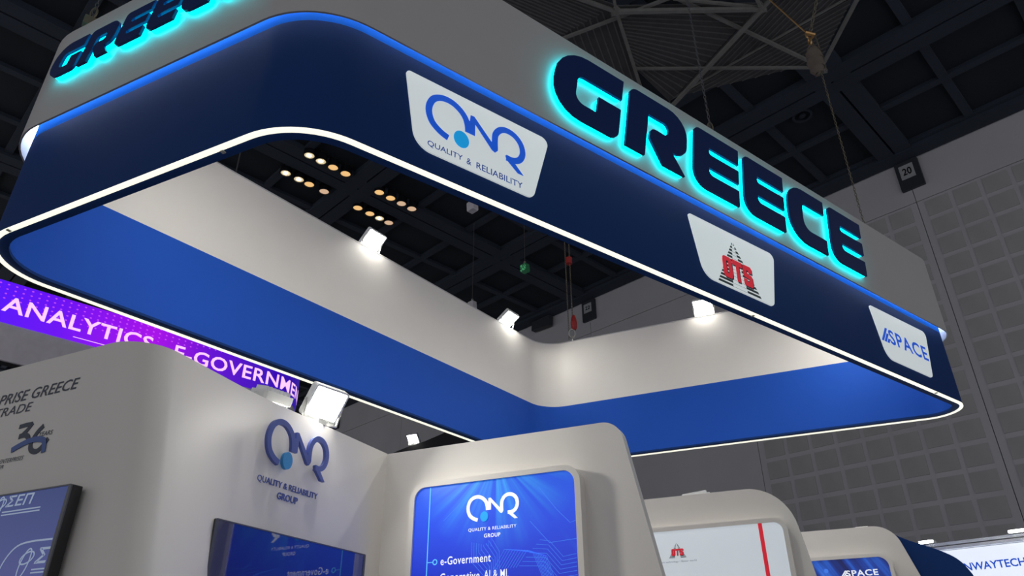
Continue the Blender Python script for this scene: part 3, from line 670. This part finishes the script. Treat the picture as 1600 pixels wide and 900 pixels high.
for i in range(20): a = 1.0 + i * .06; mb.add([bend(a, 6.565, .003), bend(a + .06, 6.565, .003), bend(a + .06, 6.575, .003), bend(a, 6.575, .003)], [(0, 1, 2, 3)])
part('magenta_line', mb, 'pink', sc_)
for s_ in (-2, 3): part('suspension_cable', MB().tube(bend(s_, 7.15, -.18), bend(s_, 17.66, -.18), .015, 5), 'wire', t)

# ------------------------------------------------------------------ neighbouring white lightbox booth at the right
NW = Frame((6.48, 11.69), 135.3)
t = thing('lightbox_booth', NW(1.5, 0, -.2), 'white backlit booth fascia with aluminium rail and blue lettering', 'lightbox')
part('lightbox', MB().box(NW, -.6, 3.4, .9, 3.385, -.12, 0), 'lbox', t)
part('rail', MB().box(NW, -.62, 3.42, 3.40, 3.445, -.14, .02), 'alu', t)
part('rail', MB().box(NW, -.62, 3.42, 3.455, 3.50, -.14, .05), 'alu', t)
for x in (-.5, 3.3): part('post', MB().box(NW, x - .05, x + .05, 0, 3.40, -.22, -.13), 'alu', t)
mb = MB(); text(mb, NW, 'UNWAYTECH', .22, 1.12, 3.075, 3.185, .003, .02); part('lettering', mb, 'printblue', t)
for i, x in enumerate((-.08, 1.15)):
    l = thing('fascia_light', NW(x, 3.5, 0), ('slim white light on the aluminium rail beside the navy panel', 'slim white light on the aluminium rail at the right picture edge')[i], 'light', 'slim lights on the aluminium rail')
    part('bar', MB().prism(NW, rrect(x - .11, x + .11, 3.505, 3.55, .01), -.03, .1), 'housing', l)
    part('diffuser', MB().prism(NW, rrect(x - .10, x + .10, 3.508, 3.547, .008), .1, .112), 'lens', l)
    part('foot', MB().box(NW, x - .02, x + .02, 3.5, 3.506, -.03, .02), 'metal', l)

# ------------------------------------------------------------------ chains and hoists
def chain(mb, p, q, link=.042, t_=.0045, wd=.011):
    p, q = Vector(p), Vector(q); d = (q - p).normalized(); a = d.orthogonal().normalized(); b = d.cross(a); n = int((q - p).length / link)
    for i in range(n):
        c = p + d * (i + .5) * (q - p).length / n; mb.torus(c, d, a if i % 2 else b, link * .62, wd, t_, 8, 4)
    return mb
# hoist 1: over the right end, with canvas bag
b1 = Vector((4.33, 7.42, ZT + .018))
t = thing('chain_hoist', b1, 'load chain with brass shackle and canvas bag above the last glowing letters', 'chain hoist')
part('load_chain', chain(MB(), b1 + Vector((0, 0, .05)), b1 + Vector((.02, 0, 3.25))), 'chain', t)
hk = b1 + Vector((0, 0, 3.42))
mb = MB(); mb.torus(hk, Vector((1, 0, 0)), Vector((0, 0, 1)), .05, .07, .016, 12, 6); mb.torus(hk + Vector((-.02, 0, -.13)), Vector((0, 1, 0)), Vector((0, 0, 1)), .035, .07, .014, 12, 6); mb.tube(hk + Vector((-.05, 0, .05)), hk + Vector((.08, 0, .0)), .028, 8)
part('shackle', mb, 'brass', t)
bag = []
for z, r in ((-.28, .075), (-.34, .10), (-.5, .115), (-.65, .10), (-.74, .06), (-.76, .02)): bag.append((z, r))
mb = MB()
for (z0, r0), (z1, r1) in zip(bag, bag[1:]): mb.tube(hk + Vector((-.02, .02, z0)), hk + Vector((-.0, .02, z1)), r0, 12, r1)
part('chain_bag', mb, 'canvas', t, smooth=True)
part('bag_strap', MB().path([hk + Vector((-.02, 0, -.18)), hk + Vector((-.09, .02, -.30))], .012).path([hk + Vector((-.02, 0, -.18)), hk + Vector((.05, .02, -.30))], .012), 'canvas', t)
part('sling', MB().tube(hk + Vector((-.05, 0, .07)), hk + Vector((-2.2, .8, 5.5)), .012, 6), 'brass', t)
part('sling', chain(MB(), hk + Vector((.03, 0, .07)), hk + Vector((1.0, -.5, 3.2)), .08, .009, .022), 'chain', t)
part('slack_chain', chain(MB(), hk + Vector((.08, .0, .0)), hk + Vector((.10, .0, -.72))), 'chain', t)
part('ring_clamp', MB().box(Basis(b1, NR.x, NR.n, Vector((0, 0, 1))), -.03, .03, -.03, .03, 0, .05), 'metal', t)
# hoist 2: far corner with red hook
b2 = Vector((.97, 10.66, ZT + .018))
t = thing('chain_hoist', b2, 'double chain with red hook blocks over the far corner of the ring', 'chain hoist')
part('load_chain', chain(MB(), b2 + Vector((.02, 0, .5)), b2 + Vector((.03, 0, 7))), 'chain', t)
part('slack_chain', chain(MB(), b2 + Vector((-.05, 0, .1)), b2 + Vector((-.05, 0, 7))), 'chain', t)
mb = MB()
for (z0, r0), (z1, r1) in zip(((.27, .03), (.31, .05), (.40, .055), (.50, .035)), ((.31, .05), (.40, .055), (.50, .035), (.54, .015))): mb.tube(b2 + Vector((.04, 0, z0)), b2 + Vector((.04, 0, z1)), r0, 10, r1)
part('hook_block', mb, 'redhook', t, smooth=True)
part('limit_block', MB().tube(b2 + Vector((.01, 0, 1.52)), b2 + Vector((.01, 0, 1.64)), .055, 10), 'redhook', t)
mb = MB(); mb.torus(b2 + Vector((0, 0, .20)), Vector((1, 0, 0)), Vector((0, 0, 1)), .05, .075, .018, 12, 6); mb.torus(b2 + Vector((0, 0, .085)), Vector((0, 1, 0)), Vector((0, 0, 1)), .03, .06, .012, 12, 6)
part('hook', mb, 'metal', t)
# hoists 3 and 4: short visible lengths over the front and the left end
for p, lb in (((2.03, 5.67), 'thin chain with clamp above the middle of the front white band'), ((-3.50, 4.20), 'thin chain with clamp above the left white band')):
    b = Vector((p[0], p[1], ZT + .015)); t = thing('chain_hoist', b, lb, 'chain hoist')
    part('load_chain', chain(MB(), b + Vector((0, 0, .1)), b + Vector((0, 0, 4.2)), .045, .004, .012), 'wire', t)
    part('suspension_cable', MB().tube(b + Vector((0, 0, 4.2)), b + Vector((0, 0, 17.66 - ZT - .015)), .01, 5), 'wire', t)
    mb = MB(); mb.torus(b + Vector((0, 0, .16)), Vector((1, 0, 0)), Vector((0, 0, 1)), .025, .06, .009, 12, 6); part('shackle', mb, 'chain', t)
    part('ring_clamp', MB().box(Basis(b, NR.x, NR.n, Vector((0, 0, 1))), -.05, .05, -.03, .03, 0, .09), 'chain', t)

# ------------------------------------------------------------------ small things hung from the ceiling
def hung_box(name, pos, label, cat, m='neighbour', s=.16):
    p = Vector(pos); t = thing(name, p, label, cat)
    fr = Basis(p, EW, ED, Vector((0, 0, 1)))
    part('cabinet', MB().prism(Basis(p, EW, Vector((0, 0, 1)), -ED), fillet([(-s, -s, .03), (s * .8, -s, .03), (s, s, .03), (-s * .8, s, .03)], 3), -s * .6, s * .6), m, t)
    part('bracket', MB().box(fr, -.03, .03, -.03, .03, s, s + .12), 'metal', t)
    part('rod', MB().tube(p + Vector((0, 0, s + .1)), p + Vector((0, 0, 17.66 - p.z)), .014, 5), 'wire', t)
    return t
hung_box('hanging_speaker', (-1.15, 17.5, 14), 'small pale box hung from the ceiling just under the navy band', 'speaker')
hung_box('hanging_speaker', (-1.48, 23.8, 14), 'small pale box hung from the ceiling above the far rim', 'speaker')
g = hung_box('green_light', (.44, 21.1, 14), 'green speckled light box hung in front of the dark ceiling', 'light', 'green', .15)
mb = MB()
for i in range(40):
    x, y = random.uniform(-.12, .12), random.uniform(-.12, .12); mb.prism(Basis((.44, 21.1, 14), EW, Vector((0, 0, 1)), -ED), disc(x, y, .013, 6), .09, .095)
o = part('led_dots', mb, 'greendot', g); o['kind'] = 'stuff'
for i, p in enumerate(((-3.05, 13.9, 13.0), (-2.75, 14.2, 13.0), (-2.45, 14.35, 13.0))):
    t = thing('ceiling_rod', p, ('left', 'middle', 'right')[i] + ' one of three thin rods hanging below the front navy band', 'rod', 'thin hanging rods')
    p = Vector(p); part('rod', MB().tube(p, p + Vector((0, 0, .5)), .012, 6), 'housing', t); part('cable', MB().tube(p + Vector((0, 0, .5)), p + Vector((0, 0, 5.7)), .006, 4), 'wire', t)
